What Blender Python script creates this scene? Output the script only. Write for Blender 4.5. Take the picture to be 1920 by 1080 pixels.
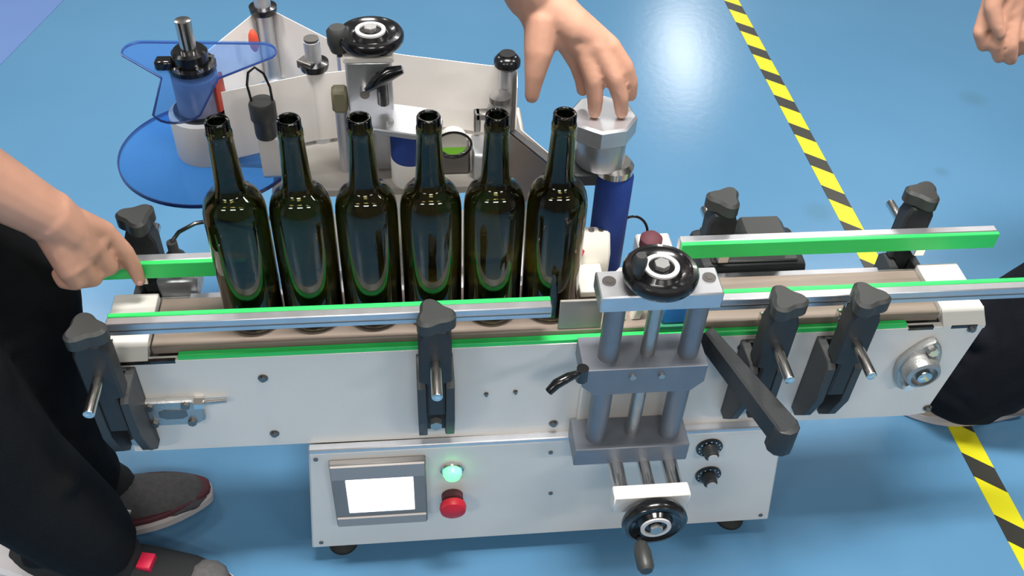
import bpy, bmesh, math, random
from mathutils import Vector, Matrix, Quaternion
PI = math.pi
random.seed(7)
for o in list(bpy.data.objects): bpy.data.objects.remove(o)
scene = bpy.context.scene
COL = scene.collection

# ------------------------------------------------------------------ camera
FPX = 1829.6
cam_d = bpy.data.cameras.new('camera'); cam = bpy.data.objects.new('camera', cam_d); COL.objects.link(cam)
cam_d.sensor_width = 36.0; cam_d.lens = FPX / 1920 * 36.0; cam_d.clip_start = .02
yaw, pitch, roll = .1327, .7626, .0533
fw = Vector((math.sin(yaw)*math.cos(pitch), math.cos(yaw)*math.cos(pitch), -math.sin(pitch)))
rt = Vector((math.cos(yaw), -math.sin(yaw), 0)); up = rt.cross(fw)
r2 = math.cos(roll)*rt + math.sin(roll)*up; u2 = -math.sin(roll)*rt + math.cos(roll)*up
M = Matrix((r2, u2, -fw)).transposed().to_4x4(); M.translation = Vector((.02, -.9401, 1.4413))
cam.matrix_world = M
scene.camera = cam

# ------------------------------------------------------------------ world and lamps
w = bpy.data.worlds.new('world'); scene.world = w; w.use_nodes = True
w.node_tree.nodes['Background'].inputs[0].default_value = (1.0, .965, .91, 1)
w.node_tree.nodes['Background'].inputs[1].default_value = .15
def area(loc, sx, sy, power, rot=(0, 0, 0)):
    d = bpy.data.lights.new('ceiling_and_fill_lamp', 'AREA'); d.shape = 'RECTANGLE'; d.size = sx; d.size_y = sy
    d.energy = power; d.color = (1, .975, .94)
    o = bpy.data.objects.new('ceiling_and_fill_lamp', d); COL.objects.link(o); o.location = loc; o.rotation_euler = rot
for lx, ly, pw in ((-2.4, -.1, 62), (.15, -.12, 150), (2.6, -.1, 62), (-2.4, -3.0, 62), (.15, -3.0, 62), (2.6, -3.0, 62), (-2.4, 3.2, 62), (.15, 3.2, 40), (2.6, 3.2, 50)):  # last three: unseen far row, added as fill to lighten the back floor
    area((lx, ly, 3.05), 1.2, .30, pw)
area((2.46, 6.65, 3.05), .30, 1.2, 40)
vs = scene.view_settings
vs.view_transform = 'Standard'; vs.look = 'None'; vs.gamma = 1; vs.use_curve_mapping = False; vs.exposure = -0.30

# ------------------------------------------------------------------ materials
def mat(name, col, rough=.5, metal=0., spec=.5, coat=0., bump=0., bscale=60., var=0., vscale=8., emit=None, estr=0., trans=0., ior=1.45, alpha=1., sub=0., stretch=None):
    m = bpy.data.materials.new(name); m.use_nodes = True; nt = m.node_tree; b = nt.nodes['Principled BSDF']
    b.inputs['Base Color'].default_value = (*col, 1); b.inputs['Roughness'].default_value = rough
    b.inputs['Metallic'].default_value = metal; b.inputs['Specular IOR Level'].default_value = spec
    b.inputs['Coat Weight'].default_value = coat; b.inputs['Transmission Weight'].default_value = trans
    b.inputs['IOR'].default_value = ior; b.inputs['Alpha'].default_value = alpha
    if sub: b.inputs['Subsurface Weight'].default_value = sub; b.inputs['Subsurface Radius'].default_value = (.01, .004, .002); b.inputs['Subsurface Scale'].default_value = .5
    if emit: b.inputs['Emission Color'].default_value = (*emit, 1); b.inputs['Emission Strength'].default_value = estr
    tc = nt.nodes.new('ShaderNodeTexCoord'); src = tc.outputs['Object']
    if stretch:
        mp = nt.nodes.new('ShaderNodeMapping'); mp.inputs['Scale'].default_value = stretch; nt.links.new(src, mp.inputs[0]); src = mp.outputs[0]
    n = nt.nodes.new('ShaderNodeTexNoise'); n.inputs['Scale'].default_value = vscale; n.inputs['Detail'].default_value = 4; nt.links.new(src, n.inputs['Vector'])
    r = nt.nodes.new('ShaderNodeValToRGB'); v = max(var, .02)
    r.color_ramp.elements[0].position = .3; r.color_ramp.elements[1].position = .7
    r.color_ramp.elements[0].color = (*[c*(1-v) for c in col], 1); r.color_ramp.elements[1].color = (*[min(1, c*(1+v)) for c in col], 1)
    nt.links.new(n.outputs['Fac'], r.inputs[0]); nt.links.new(r.outputs[0], b.inputs['Base Color'])
    if bump:
        n2 = nt.nodes.new('ShaderNodeTexNoise'); n2.inputs['Scale'].default_value = bscale; n2.inputs['Detail'].default_value = 3; nt.links.new(src, n2.inputs['Vector'])
        bp = nt.nodes.new('ShaderNodeBump'); bp.inputs['Strength'].default_value = bump; bp.inputs['Distance'].default_value = .002
        nt.links.new(n2.outputs['Fac'], bp.inputs['Height']); nt.links.new(bp.outputs[0], b.inputs['Normal'])
    return m
def acrylic(name, tint, body, fac):
    m = bpy.data.materials.new(name); m.use_nodes = True; nt = m.node_tree; b = nt.nodes['Principled BSDF']
    b.inputs['Base Color'].default_value = (*body, 1); b.inputs['Roughness'].default_value = .08
    t = nt.nodes.new('ShaderNodeBsdfTransparent'); t.inputs[0].default_value = (*tint, 1)
    mx = nt.nodes.new('ShaderNodeMixShader'); mx.inputs[0].default_value = fac
    nt.links.new(t.outputs[0], mx.inputs[1]); nt.links.new(b.outputs[0], mx.inputs[2]); nt.links.new(mx.outputs[0], nt.nodes['Material Output'].inputs[0])
    return m
MT = dict(
 white=mat('white_paint', (.75, .715, .665), .38, coat=.15, var=.03),
 cream=mat('cream_plastic', (.80, .77, .68), .4),
 paper=mat('label_paper', (.78, .74, .70), .55),
 alu=mat('aluminium', (.60, .61, .64), .38, .85, var=.06, vscale=30),
 dullalu=mat('anodised_aluminium', (.215, .232, .265), .45, .5, var=.06, vscale=30),
 steel=mat('polished_steel', (.68, .66, .63), .2, 1.),
 darksteel=mat('dark_steel', (.20, .19, .18), .35, .9),
 zinc=mat('zinc_casting', (.42, .42, .41), .38, .8, bump=.3, bscale=200),
 black=mat('black_plastic', (.022, .024, .026), .5, bump=.15, bscale=300),
 bracket=mat('dark_grey_plastic', (.040, .042, .043), .5, bump=.15, bscale=300),
 grip=mat('black_grip', (.035, .037, .036), .42),
 gloss=mat('glossy_black', (.006, .006, .007), .22, coat=.4),
 green=mat('green_strip', (.035, .62, .13), .38, var=.03),
 belt=mat('conveyor_belt', (.25, .20, .165), .42, var=.14, vscale=10, stretch=(.6, 14, 4)),
 blue=mat('blue_sponge', (.012, .045, .25), .7, bump=.3, bscale=400),
 red=mat('red_plastic', (.52, .012, .03), .45),
 orange=mat('red_orange_part', (.60, .07, .035), .45),
 drum=mat('drum_plastic', (.26, .26, .36), .4),
 screen=mat('lit_screen', (.9, .9, .9), .4, emit=(1, 1, 1), estr=1.6),
 lamp=mat('lit_green_lens', (.2, .9, .5), .3, emit=(.08, 1, .12), estr=4.0),
 bezel=mat('grey_bezel', (.23, .215, .205), .35, .25),
 bezel2=mat('bezel_light', (.36, .33, .31), .35, .3),
 bluebox=mat('sensor_blue', (.03, .22, .60), .4),
 pcb=mat('sensor_green', (.03, .22, .12), .5),
 lime=mat('lime_sticker', (.30, .85, .06), .5),
 edgeblue=mat('dark_blue_edge', (.012, .035, .17), .3),
 paleblue=acrylic('pale_blue_acrylic', (.70, .82, .97), (.10, .22, .52), .14),
 clearblue=acrylic('blue_acrylic', (.58, .78, .98), (.09, .25, .55), .26),
 glass=mat('olive_glass', (.175, .158, .05), .03, trans=1., ior=1.5),
 skin=mat('skin', (.57, .30, .205), .5, var=.07, vscale=25, sub=.08),
 nail=mat('nail', (.72, .36, .32), .35),
 trouser=mat('black_trousers', (.006, .0065, .0075), .9, spec=.2, bump=.5, bscale=400, var=.2, vscale=20),
 trouser2=mat('navy_trousers', (.007, .008, .012), .9, spec=.2, bump=.5, bscale=400, var=.2, vscale=20),
 shirt=mat('black_shirt', (.012, .012, .013), .8, bump=.4, bscale=300),
 hair=mat('black_hair', (.01, .009, .008), .5),
 eye=mat('eye_white', (.8, .8, .78), .3),
 shoe=mat('grey_knit', (.105, .10, .10), .8, bump=.9, bscale=500, var=.15, vscale=120),
 shoe_blk=mat('black_knit', (.012, .013, .014), .8, bump=.6, bscale=400),
 sole=mat('pale_sole', (.52, .47, .45), .6),
 solew=mat('white_sole', (.74, .72, .74), .55),
 maroon=mat('maroon_panel', (.11, .03, .04), .7),
 tan=mat('tan_leather', (.55, .40, .29), .6),
 lace=mat('white_logo', (.66, .64, .63), .6),
 redtag=mat('red_tag', (.65, .015, .06), .5),
 rubber=mat('rubber', (.02, .02, .02), .7),
)
def floor_material():
    m = bpy.data.materials.new('blue_epoxy_floor'); m.use_nodes = True; nt = m.node_tree; L = nt.links.new; b = nt.nodes['Principled BSDF']
    tc = nt.nodes.new('ShaderNodeTexCoord')
    n = nt.nodes.new('ShaderNodeTexNoise'); n.inputs['Scale'].default_value = 1.6; n.inputs['Detail'].default_value = 5; L(tc.outputs['Object'], n.inputs['Vector'])
    r = nt.nodes.new('ShaderNodeValToRGB'); r.color_ramp.elements[0].position = .3; r.color_ramp.elements[1].position = .72
    r.color_ramp.elements[0].color = (.082, .215, .365, 1); r.color_ramp.elements[1].color = (.097, .240, .400, 1)
    L(n.outputs['Fac'], r.inputs[0])
    # three scuffed spots worn into the paint
    col = r.outputs[0]
    for (x, y, rad) in ((1.572, 1.24, .05), (.972, .775, .045), (1.34, .916, .025)):
        d = nt.nodes.new('ShaderNodeVectorMath'); d.operation = 'DISTANCE'; d.inputs[1].default_value = (x, y, 0); L(tc.outputs['Object'], d.inputs[0])
        mr = nt.nodes.new('ShaderNodeMapRange'); mr.inputs[1].default_value = rad*.3; mr.inputs[2].default_value = rad; mr.inputs[3].default_value = .45; mr.inputs[4].default_value = 0; L(d.outputs['Value'], mr.inputs[0])
        mx = nt.nodes.new('ShaderNodeMix'); mx.data_type = 'RGBA'; L(mr.outputs[0], mx.inputs[0]); L(col, mx.inputs[6]); mx.inputs[7].default_value = (.07, .17, .24, 1); col = mx.outputs[2]
    L(col, b.inputs['Base Color'])
    b.inputs['Roughness'].default_value = .20; b.inputs['Specular IOR Level'].default_value = .4
    n2 = nt.nodes.new('ShaderNodeTexNoise'); n2.inputs['Scale'].default_value = 45; L(tc.outputs['Object'], n2.inputs['Vector'])
    bp = nt.nodes.new('ShaderNodeBump'); bp.inputs['Strength'].default_value = .05; bp.inputs['Distance'].default_value = .003; L(n2.outputs['Fac'], bp.inputs['Height']); L(bp.outputs[0], b.inputs['Normal'])
    return m
def tape_material():
    m = bpy.data.materials.new('hazard_tape'); m.use_nodes = True; nt = m.node_tree; L = nt.links.new; b = nt.nodes['Principled BSDF']
    tc = nt.nodes.new('ShaderNodeTexCoord'); s = nt.nodes.new('ShaderNodeSeparateXYZ'); L(tc.outputs['Object'], s.inputs[0])
    def mth(op, a, c):
        k = nt.nodes.new('ShaderNodeMath'); k.operation = op
        for i, q in enumerate((a, c)):
            if isinstance(q, (int, float)): k.inputs[i].default_value = q
            else: L(q, k.inputs[i])
        return k.outputs[0]
    t = mth('ADD', mth('MULTIPLY', s.outputs[0], .84), s.outputs[1]); t = mth('ADD', t, 10 - .838 + .02 + .041)
    t = mth('DIVIDE', t, .1345); t = mth('FRACT', t, 0); t = mth('LESS_THAN', t, .40)
    mx = nt.nodes.new('ShaderNodeMix'); mx.data_type = 'RGBA'; L(t, mx.inputs[0]); mx.inputs[6].default_value = (.64, .60, .012, 1); mx.inputs[7].default_value = (.03, .03, .025, 1)
    L(mx.outputs[2], b.inputs['Base Color']); b.inputs['Roughness'].default_value = .4
    return m

# ------------------------------------------------------------------ mesh helpers
class MB:
    def __init__(s): s.bm = bmesh.new()
    def _x(s, verts, mtx): bmesh.ops.transform(s.bm, matrix=mtx, verts=verts)
    def box(s, x0, x1, y0, y1, z0, z1, bev=0., seg=1, rot=None):
        g = bmesh.ops.create_cube(s.bm, size=1); v = g['verts']
        s._x(v, Matrix.Translation(((x0+x1)/2, (y0+y1)/2, (z0+z1)/2)) @ (rot or Matrix()) @ Matrix.Diagonal((abs(x1-x0), abs(y1-y0), abs(z1-z0), 1)))
        if bev:
            e = list({e for q in v for e in q.link_edges})
            bmesh.ops.bevel(s.bm, geom=e, offset=bev, segments=seg, profile=.5, affect='EDGES')
        return s
    def cyl(s, p0, p1, r0, r1=None, n=24, bev=0.):
        p0 = Vector(p0); p1 = Vector(p1); r1 = r0 if r1 is None else r1; d = p1-p0
        g = bmesh.ops.create_cone(s.bm, cap_ends=True, segments=n, radius1=r0, radius2=r1, depth=d.length); v = g['verts']
        s._x(v, Matrix.Translation((p0+p1)/2) @ d.to_track_quat('Z', 'Y').to_matrix().to_4x4())
        if bev:
            caps = [f for f in {f for q in v for f in q.link_faces} if len(f.verts) > 4]
            e = list({e for f in caps for e in f.edges}); bmesh.ops.bevel(s.bm, geom=e, offset=bev, segments=2, profile=.5, affect='EDGES')
        return s
    def lathe(s, prof, n=40, org=(0, 0, 0), axis=(0, 0, 1), closed=False):
        q = Vector(axis).to_track_quat('Z', 'Y').to_matrix().to_4x4(); T = Matrix.Translation(org) @ q
        rings = []
        for (r, z) in prof:
            if r < 1e-6: rings.append([s.bm.verts.new(T @ Vector((0, 0, z)))])
            else: rings.append([s.bm.verts.new(T @ Vector((r*math.cos(2*PI*i/n), r*math.sin(2*PI*i/n), z))) for i in range(n)])
        pairs = list(zip(rings, rings[1:])) + ([(rings[-1], rings[0])] if closed else [])
        for a, b in pairs:
            for i in range(n):
                j = (i+1) % n
                if len(a) == 1 and len(b) == 1: continue
                if len(a) == 1: s.bm.faces.new((a[0], b[j], b[i]))
                elif len(b) == 1: s.bm.faces.new((a[i], a[j], b[0]))
                else: s.bm.faces.new((a[i], a[j], b[j], b[i]))
        return s
    def prism(s, poly, h0, h1, plane='xy', bev=0.):
        def P(a, b, h): return {'xy': (a, b, h), 'xz': (a, h, b), 'yz': (h, a, b)}[plane]
        lo = [s.bm.verts.new(P(a, b, h0)) for a, b in poly]; hi = [s.bm.verts.new(P(a, b, h1)) for a, b in poly]; n = len(poly)
        fs = [s.bm.faces.new(lo[::-1]), s.bm.faces.new(hi)]
        for i in range(n): fs.append(s.bm.faces.new((lo[i], lo[(i+1) % n], hi[(i+1) % n], hi[i])))
        bmesh.ops.recalc_face_normals(s.bm, faces=fs)
        if bev: bmesh.ops.bevel(s.bm, geom=list({e for f in fs[:2] for e in f.edges}), offset=bev, segments=1, affect='EDGES')
        return s
    def tube(s, pts, r, n=8, closed=False):
        pts = [Vector(p) for p in pts]; rings = []; N = len(pts); up0 = None
        for i, p in enumerate(pts):
            t = (pts[(i+1) % N] - pts[i-1]) if closed else (pts[min(i+1, N-1)] - pts[max(i-1, 0)])
            t.normalize()
            if up0 is None: up0 = t.orthogonal().normalized()
            up0 = (up0 - t*up0.dot(t)).normalized(); b = t.cross(up0)
            rr = r[i] if isinstance(r, (list, tuple)) else r
            rings.append([s.bm.verts.new(p + rr*(math.cos(2*PI*k/n)*up0 + math.sin(2*PI*k/n)*b)) for k in range(n)])
        for i in range(N if closed else N-1):
            a, b = rings[i], rings[(i+1) % N]
            for k in range(n): s.bm.faces.new((a[k], a[(k+1) % n], b[(k+1) % n], b[k]))
        if not closed: s.bm.faces.new(rings[0][::-1]); s.bm.faces.new(rings[-1])
        return s
    def ribbon(s, path, z0, z1, th=.0012):
        # an upright strip of constant height that follows a path of (x, y)
        n = len(path); nor = []
        for i in range(n):
            a = Vector(path[max(i-1, 0)]); b = Vector(path[min(i+1, n-1)]); t = (b-a).normalized(); nor.append(Vector((-t.y, t.x)))
        L = [[s.bm.verts.new((*(Vector(p) + sg*th/2*nor[i]), z)) for sg, z in ((-1, z0), (1, z0), (1, z1), (-1, z1))] for i, p in enumerate(path)]
        for a, b in zip(L, L[1:]):
            for k in range(4): s.bm.faces.new((a[k], b[k], b[(k+1) % 4], a[(k+1) % 4]))
        s.bm.faces.new(L[0]); s.bm.faces.new(L[-1][::-1]); bmesh.ops.recalc_face_normals(s.bm, faces=s.bm.faces[:])
        return s
    def ball(s, c, r, sub=2, scale=(1, 1, 1), rot=None):
        g = bmesh.ops.create_icosphere(s.bm, subdivisions=sub, radius=r)
        s._x(g['verts'], Matrix.Translation(c) @ (rot or Matrix()) @ Matrix.Diagonal((*scale, 1))); return s
    def limb(s, pts, rad, n=16):
        # rounded tapering chain, every joint a ball
        pts = [Vector(p) for p in pts]
        for p, r in zip(pts, rad): s.ball(p, r, 2)
        for a, b, ra, rb in zip(pts, pts[1:], rad, rad[1:]):
            if (b-a).length > 1e-4: s.cyl(a, b, ra, rb, n)
        return s
    def mesh(s, name, smooth=40):
        me = bpy.data.meshes.new(name); s.bm.normal_update(); s.bm.to_mesh(me); s.bm.free()
        if smooth:
            me.shade_smooth() if smooth >= 180 else me.set_sharp_from_angle(angle=math.radians(smooth))
        return me
def raw(name, me, m, parent=None, loc=None, rot=None):
    o = bpy.data.objects.new(name, me); COL.objects.link(o)
    if m is not None and len(me.materials) == 0: me.materials.append(m)
    if parent is not None:
        o.parent = parent
        if parent.type == 'EMPTY' and not parent.get('_local'): o.matrix_parent_inverse = Matrix.Translation(-parent.location)
    if loc: o.location = loc
    if rot: o.rotation_euler = rot
    return o
def obj(name, mb, m, parent=None, smooth=40, loc=None, rot=None, label=None):
    me = mb.mesh(name, smooth)
    if smooth and smooth < 180:
        for p in me.polygons: p.use_smooth = True
    o = raw(name, me, MT[m] if isinstance(m, str) else m, parent, loc, rot)
    if label: o['label'] = label
    return o
def tag(o, label, cat, group=None):
    o['label'] = label; o['category'] = cat
    if group: o['group'] = group
    return o
def thing(name, label, cat, loc=(0, 0, 0), group=None, local=False):
    o = bpy.data.objects.new(name, None); COL.objects.link(o); o.location = loc; o.empty_display_size = .05
    if local: o['_local'] = 1
    return tag(o, label, cat, group)
def copy_tree(o, parent=None):
    c = o.copy(); COL.objects.link(c)
    if parent is not None:
        inv = o.matrix_parent_inverse.copy(); c.parent = parent; c.matrix_parent_inverse = inv
    for ch in list(o.children):
        k = copy_tree(ch, c)
    return c

# ------------------------------------------------------------------ floor and tape
fl = obj('floor', MB().box(-9, 9, -5, 14, -.05, 0), floor_material(), smooth=0); fl['kind'] = 'structure'
zone = MB().prism([(-1.10, 1.42), (-.86, 2.46), (-.5, 4.0), (-4, 4.0), (-4, 1.42)], 0, .0012)
zo = obj('trim_1', zone, mat('violet_grey_floor_paint', (.125, .215, .46), .35), smooth=0); zo['kind'] = 'structure'
tape = obj('hazard_tape', MB().box(1.012, 1.058, -1.2, 6.0, 0.0001, .0012), tape_material(), smooth=0)
tag(tape, 'yellow and black striped hazard tape stuck across the blue floor', 'floor tape')

wall_paint = mat('wall_paint', (.72, .72, .70), .6)
for nm, bx_ in (('wall_back', (-6, 7, 11, 11.1, 0, 3.6)), ('wall_left', (-6.1, -6, -4, 11, 0, 3.6)), ('wall_right', (7, 7.1, -4, 11, 0, 3.6))):
    o = obj(nm, MB().box(*bx_), wall_paint, smooth=0); o['kind'] = 'structure'

# ------------------------------------------------------------------ the labelling machine
YP = -.060            # outer face of the conveyor side panel
BZ = .500             # belt height
mach = thing('labelling_machine', 'white bottle labelling machine with conveyor belt, green guide rails and control box', 'labelling machine', (.2, 0, 0))
def P(name, mb, m, smooth=40, label=None, parent=None, **k): return obj(name, mb, m, parent or mach, smooth, label=label, **k)

# conveyor frame
XL, XR = -.388, .808
panelF = MB().prism([(XL, .300), (XR-.048, .288), (XR-.022, .292), (XR, .486), (XL, .486)], YP, YP+.010, 'xz', .001)
pf = P('side_panel', panelF, 'white')
P('side_panel', MB().box(XL, XR, .050, .060, .290, .486, .001), 'white')
P('bed_plate', MB().box(XL+.01, XR-.03, YP+.010, .050, .470, .480), 'darksteel')
P('bottom_tray', MB().box(XL+.03, XR-.06, YP+.010, .050, .300, .306), 'white')
P('conveyor_belt', MB().box(XL+.062, XR-.066, -.048, .043, .486, BZ, .002), 'belt')
P('belt_edge_strip', MB().box(-.292, XR-.115, YP+.0008, -.049, .484, .4925, .001), 'green', label='green plastic strip along the belt edge')
P('belt_edge_strip', MB().box(-.292, XR-.115, .044, .0592, .484, .4925, .001), 'alu')
for x0, x1 in ((XL, XL+.058), (XR-.062, XR)):
    e = P('end_cover', MB().box(x0, x1, -.040, .050, .490, .5035, .001), 'white')
    P('cover_lip', MB().prism([(-.0402, .5035), (-.049, .496), (-.0605, .4865), (-.0605, .480), (-.0402, .486)], x0, x1, 'yz'), 'white', parent=e)
for x0, x1 in ((XL+.012, XL+.092), (XR-.112, XR-.076), (XR-.05, XR-.012)):
    P('slot', MB().box(x0, x1, YP-.001, YP+.004, .482, .4872), 'gloss', smooth=0)
def bolt(x, z, y=YP, r=.0065, parent=None):
    mb = MB(); mb.cyl((x, y+.001, z), (x, y-.005, z), r, n=6); mb.cyl((x, y+.001, z), (x, y-.0015, z), r*1.5, n=16)
    return P('bolt', mb, 'darksteel', parent=parent or pf)
for x, z in ((-.19, .445), (-.19, .326), (.209, .316), (.541, .324), (.462, .463), (.79, .48), (.785, .306), (-.362, .312)): bolt(x, z, r=.0045)
for x, z in ((.109, .390), (.150, .392), (.452, .398)): bolt(x, z, r=.0022)

# flange bearing on the right end, belt tensioner on the left end
bx, bz = .729, .417
fb = MB()
def rhomb(cx, cz, a, b, ang, n=40):
    out = []
    for i in range(n):
        t = 2*PI*i/n; c, s_ = math.cos(t), math.sin(t); k = (abs(c)**1.5/a**1.5 + abs(s_)**1.5/b**1.5)**(-1/1.5)
        u, v = k*c, k*s_; out.append((cx+u*math.cos(ang)-v*math.sin(ang), cz+u*math.sin(ang)+v*math.cos(ang)))
    return out
fb.prism(rhomb(bx, bz, .052, .031, math.radians(80)), YP-.012, YP, 'xz', .002)
fb.lathe([(.0265, 0), (.0265, .012), (.024, .020), (.019, .022), (.019, .015), (.0, .015)], 32, (bx, YP-.010, bz), (0, -1, 0))
fbo = P('flange_bearing', fb, 'zinc', label='cast metal flange bearing')
P('shaft', MB().cyl((bx, YP-.02, bz), (bx, YP-.034, bz), .011, n=24, bev=.002), 'steel', parent=fbo)
for s_ in (-1, 1):
    a = math.radians(80); c = (bx+s_*.037*math.cos(a), bz+s_*.037*math.sin(a))
    P('bolt', MB().cyl((c[0], YP-.010, c[1]), (c[0], YP-.021, c[1]), .0075, n=6), 'steel', parent=fbo)
tn = MB().prism([(-.352, .366), (-.288, .366), (-.276, .374), (-.276, .408), (-.288, .416), (-.352, .416)], YP-.010, YP, 'xz', .002)
tno = P('belt_tensioner', tn, 'zinc')
P('slot', MB().prism([(-.334, .386), (-.326, .381), (-.305, .381), (-.297, .386), (-.297, .395), (-.305, .400), (-.326, .400), (-.334, .395)], YP-.0108, YP-.008, 'xz'), 'darksteel', parent=tno)
P('adjusting_screw', MB().cyl((-.280, YP-.007, .409), (-.242, YP-.007, .411), .004, n=12).cyl((-.284, YP-.007, .409), (-.272, YP-.007, .409), .009, n=6), 'steel', parent=tno)
for x, z in ((-.343, .409), (-.343, .374), (-.293, .374), (-.296, .409)):
    P('bolt', MB().cyl((x, YP-.009, z), (x, YP-.015, z), .006, n=6), 'darksteel', parent=tno)

# control box below
BF = -.072
cb = P('control_box', MB().prism([(-.166, .040), (.592, .040), (.560, .288), (-.146, .288)], BF, .30, 'xz', .0025), 'white')
P('top_trim', MB().box(-.146, .560, BF-.0015, YP, .2882, .2975, .002), 'alu', parent=cb)
for x in (-.12, .54):
    for y in (-.04, .27):
        P('foot', MB().lathe([(0, 0), (.024, 0), (.024, .006), (.012, .014), (.012, .0403), (0, .0403)], 20, (x, y, 0)), 'rubber', parent=cb)
for x, z in ((.207, .262), (.214, .156), (-.137, .276), (-.15, .056), (.552, .276), (.575, .056)):
    P('screw', MB().cyl((x, BF+.001, z), (x, BF-.002, z), .0034, n=12), 'darksteel', parent=cb)
hx0, hx1, hz0, hz1 = -.119, .021, .112, .272
hmi = MB().box(hx0, hx1, BF-.010, BF+.002, hz0, hz1, .002)
ho = P('touch_screen', hmi, 'bezel', label='small grey touch screen with a lit white display')
P('bezel_bar', MB().prism([(BF-.0102, hz1-.002), (BF-.0125, hz1-.004), (BF-.0125, hz1-.034), (BF-.0102, hz1-.036)], hx0+.002, hx1-.002, 'yz'), 'bezel2', parent=ho)
P('bezel_bar', MB().prism([(BF-.0102, hz0+.002), (BF-.0125, hz0+.004), (BF-.0125, hz0+.024), (BF-.0102, hz0+.026)], hx0+.002, hx1-.002, 'yz'), 'bezel2', parent=ho)
P('display', MB().box(hx0+.021, hx1-.019, BF-.0112, BF-.009, .149, .234, .001), 'screen', parent=ho)
gl = P('indicator_lamp', MB().lathe([(.0175, -.002), (.0175, .004), (.0155, .006), (.0140, .006), (.0140, -.002)], 32, (.060, BF, .234), (0, -1, 0)), 'steel', label='lit green indicator lamp')
P('lens', MB().lathe([(.0139, 0), (.0139, .010), (.011, .016), (.005, .0185), (0, .019)], 32, (.060, BF, .234), (0, -1, 0)), 'lamp', parent=gl)
es = P('emergency_stop', MB().lathe([(.0165, 0), (.0165, .010), (.012, .012), (.012, .018)], 32, (.060, BF, .166), (0, -1, 0)), 'maroon', label='red mushroom emergency stop button')
P('button_cap', MB().lathe([(.012, .016), (.0195, .018), (.0205, .024), (.019, .030), (.012, .034), (0, .035)], 32, (.060, BF, .166), (0, -1, 0)), 'red', parent=es)
for kx, kz in ((.451, .253), (.462, .182)):
    sk = P('speed_dial', MB().lathe([(.0205, -.001), (.0205, .003), (.019, .004), (0, .004)], 32, (kx, BF, kz), (0, -1, 0)), 'gloss', label='black speed dial with tick marks')
    P('dial_knob', MB().lathe([(.012, .004), (.011, .018), (.009, .020), (0, .020)], 24, (kx, BF, kz), (0, -1, 0)), 'grip', parent=sk)
    P('knob_cap', MB().cyl((kx+.001, BF-.020, kz-.001), (kx+.001, BF-.022, kz-.001), .0075, n=20), 'lace', parent=sk)
    tk = MB()
    for i in range(11):
        a = math.radians(-50 + 28*i); rr = .0165
        tk.box(kx+rr*math.cos(a)-.0009, kx+rr*math.cos(a)+.0009, BF-.0046, BF-.004, kz+rr*math.sin(a)-.0009, kz+rr*math.sin(a)+.0009)
    P('tick_marks', tk, 'lace', parent=sk, smooth=0)
# rear pedestal that carries the label unit
P('rear_pedestal', MB().box(-.17, .19, .300, .46, .046, .300, .003), 'white')
P('support_column', MB().box(-.10, .06, .34, .42, .300, .497, .003), 'white')

# ---------------- guide rails
def rail(x0, x1, side):
    y = side*.052
    r = P('guide_rail', MB().box(x0, x1, y, y+side*.013, .541 if side < 0 else .537, .5612, .0012), 'alu', label='aluminium guide rail with a green lining strip')
    P('lining_strip', MB().box(x0, x1, y-side*.0075, y-side*.0002, .540 if side < 0 else .535, .5615, .001), 'green', parent=r)
    P('groove', MB().box(x0+.001, x1-.001, y+side*.0128, y+side*.0136, .549, .551), 'darksteel', parent=r)
rail(-.365, .190, -1); rail(.395, .93, -1); rail(-.405, -.205, 1); rail(.385, .850, 1)

# ---------------- rail brackets (local frame: panel face at y = 0, outward = -y, z absolute)
def make_bracket():
    b = MB(); w_ = .0185
    for s_ in (-1, 1):
        prof = [(0, .325), (-.016, .325), (-.038, .352), (-.054, .400), (-.054, .468), (-.045, .478), (0, .478)]
        b.prism(prof, s_*w_-.006, s_*w_+.006, 'yz', .001)
    b.box(-w_, w_, -.006, 0, .325, .478)
    br = obj('guide_bracket', b, 'bracket', mach)
    br.matrix_parent_inverse = Matrix.Translation((-.2, 0, 0))
    pst = MB().prism([(-.0118, .415), (.0118, .415), (.0118, .478), (.021, .482), (.021, .560), (.015, .577), (-.015, .577), (-.021, .560), (-.021, .482), (-.0118, .478)], -.056, -.028, 'xz', .003)
    obj('post', pst, 'black', br)
    kn = MB(); poly = []
    for i in range(48):
        t = 2*PI*i/48; r = .0225*(1+.20*math.cos(3*t+.6)); poly.append((r*math.cos(t), -.043+r*math.sin(t)))
    kn.prism(poly, .576, .600, 'xy', .004); kn.cyl((0, -.043, .571), (0, -.043, .577), .012)
    obj('star_knob', kn, 'grip', br)
    obj('rod', MB().cyl((0, .0, .520), (0, -.112, .520), .0069, n=20, bev=.001), 'steel', br, label='polished steel rod')
    obj('rail_pin', MB().cyl((0, -.002, .522), (0, -.002, .548), .0045, n=14).box(-.008, .008, -.008, .004, .514, .528, .001), 'steel', br)
    obj('bolt', MB().cyl((0, -.005, .342), (0, -.016, .342), .009, n=6), 'zinc', br)
    return br
b0 = make_bracket()
spots = [(-.372, -1), (.038, -1), (.482, -1), (.590, -1), (-.350, 1), (.455, 1), (.748, 1)]
for i, (x, sd) in enumerate(spots):
    b = b0 if i == 0 else copy_tree(b0, mach)
    b.location = (x, sd*.060, 0); b.rotation_euler = (0, 0, 0 if sd < 0 else PI)

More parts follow.
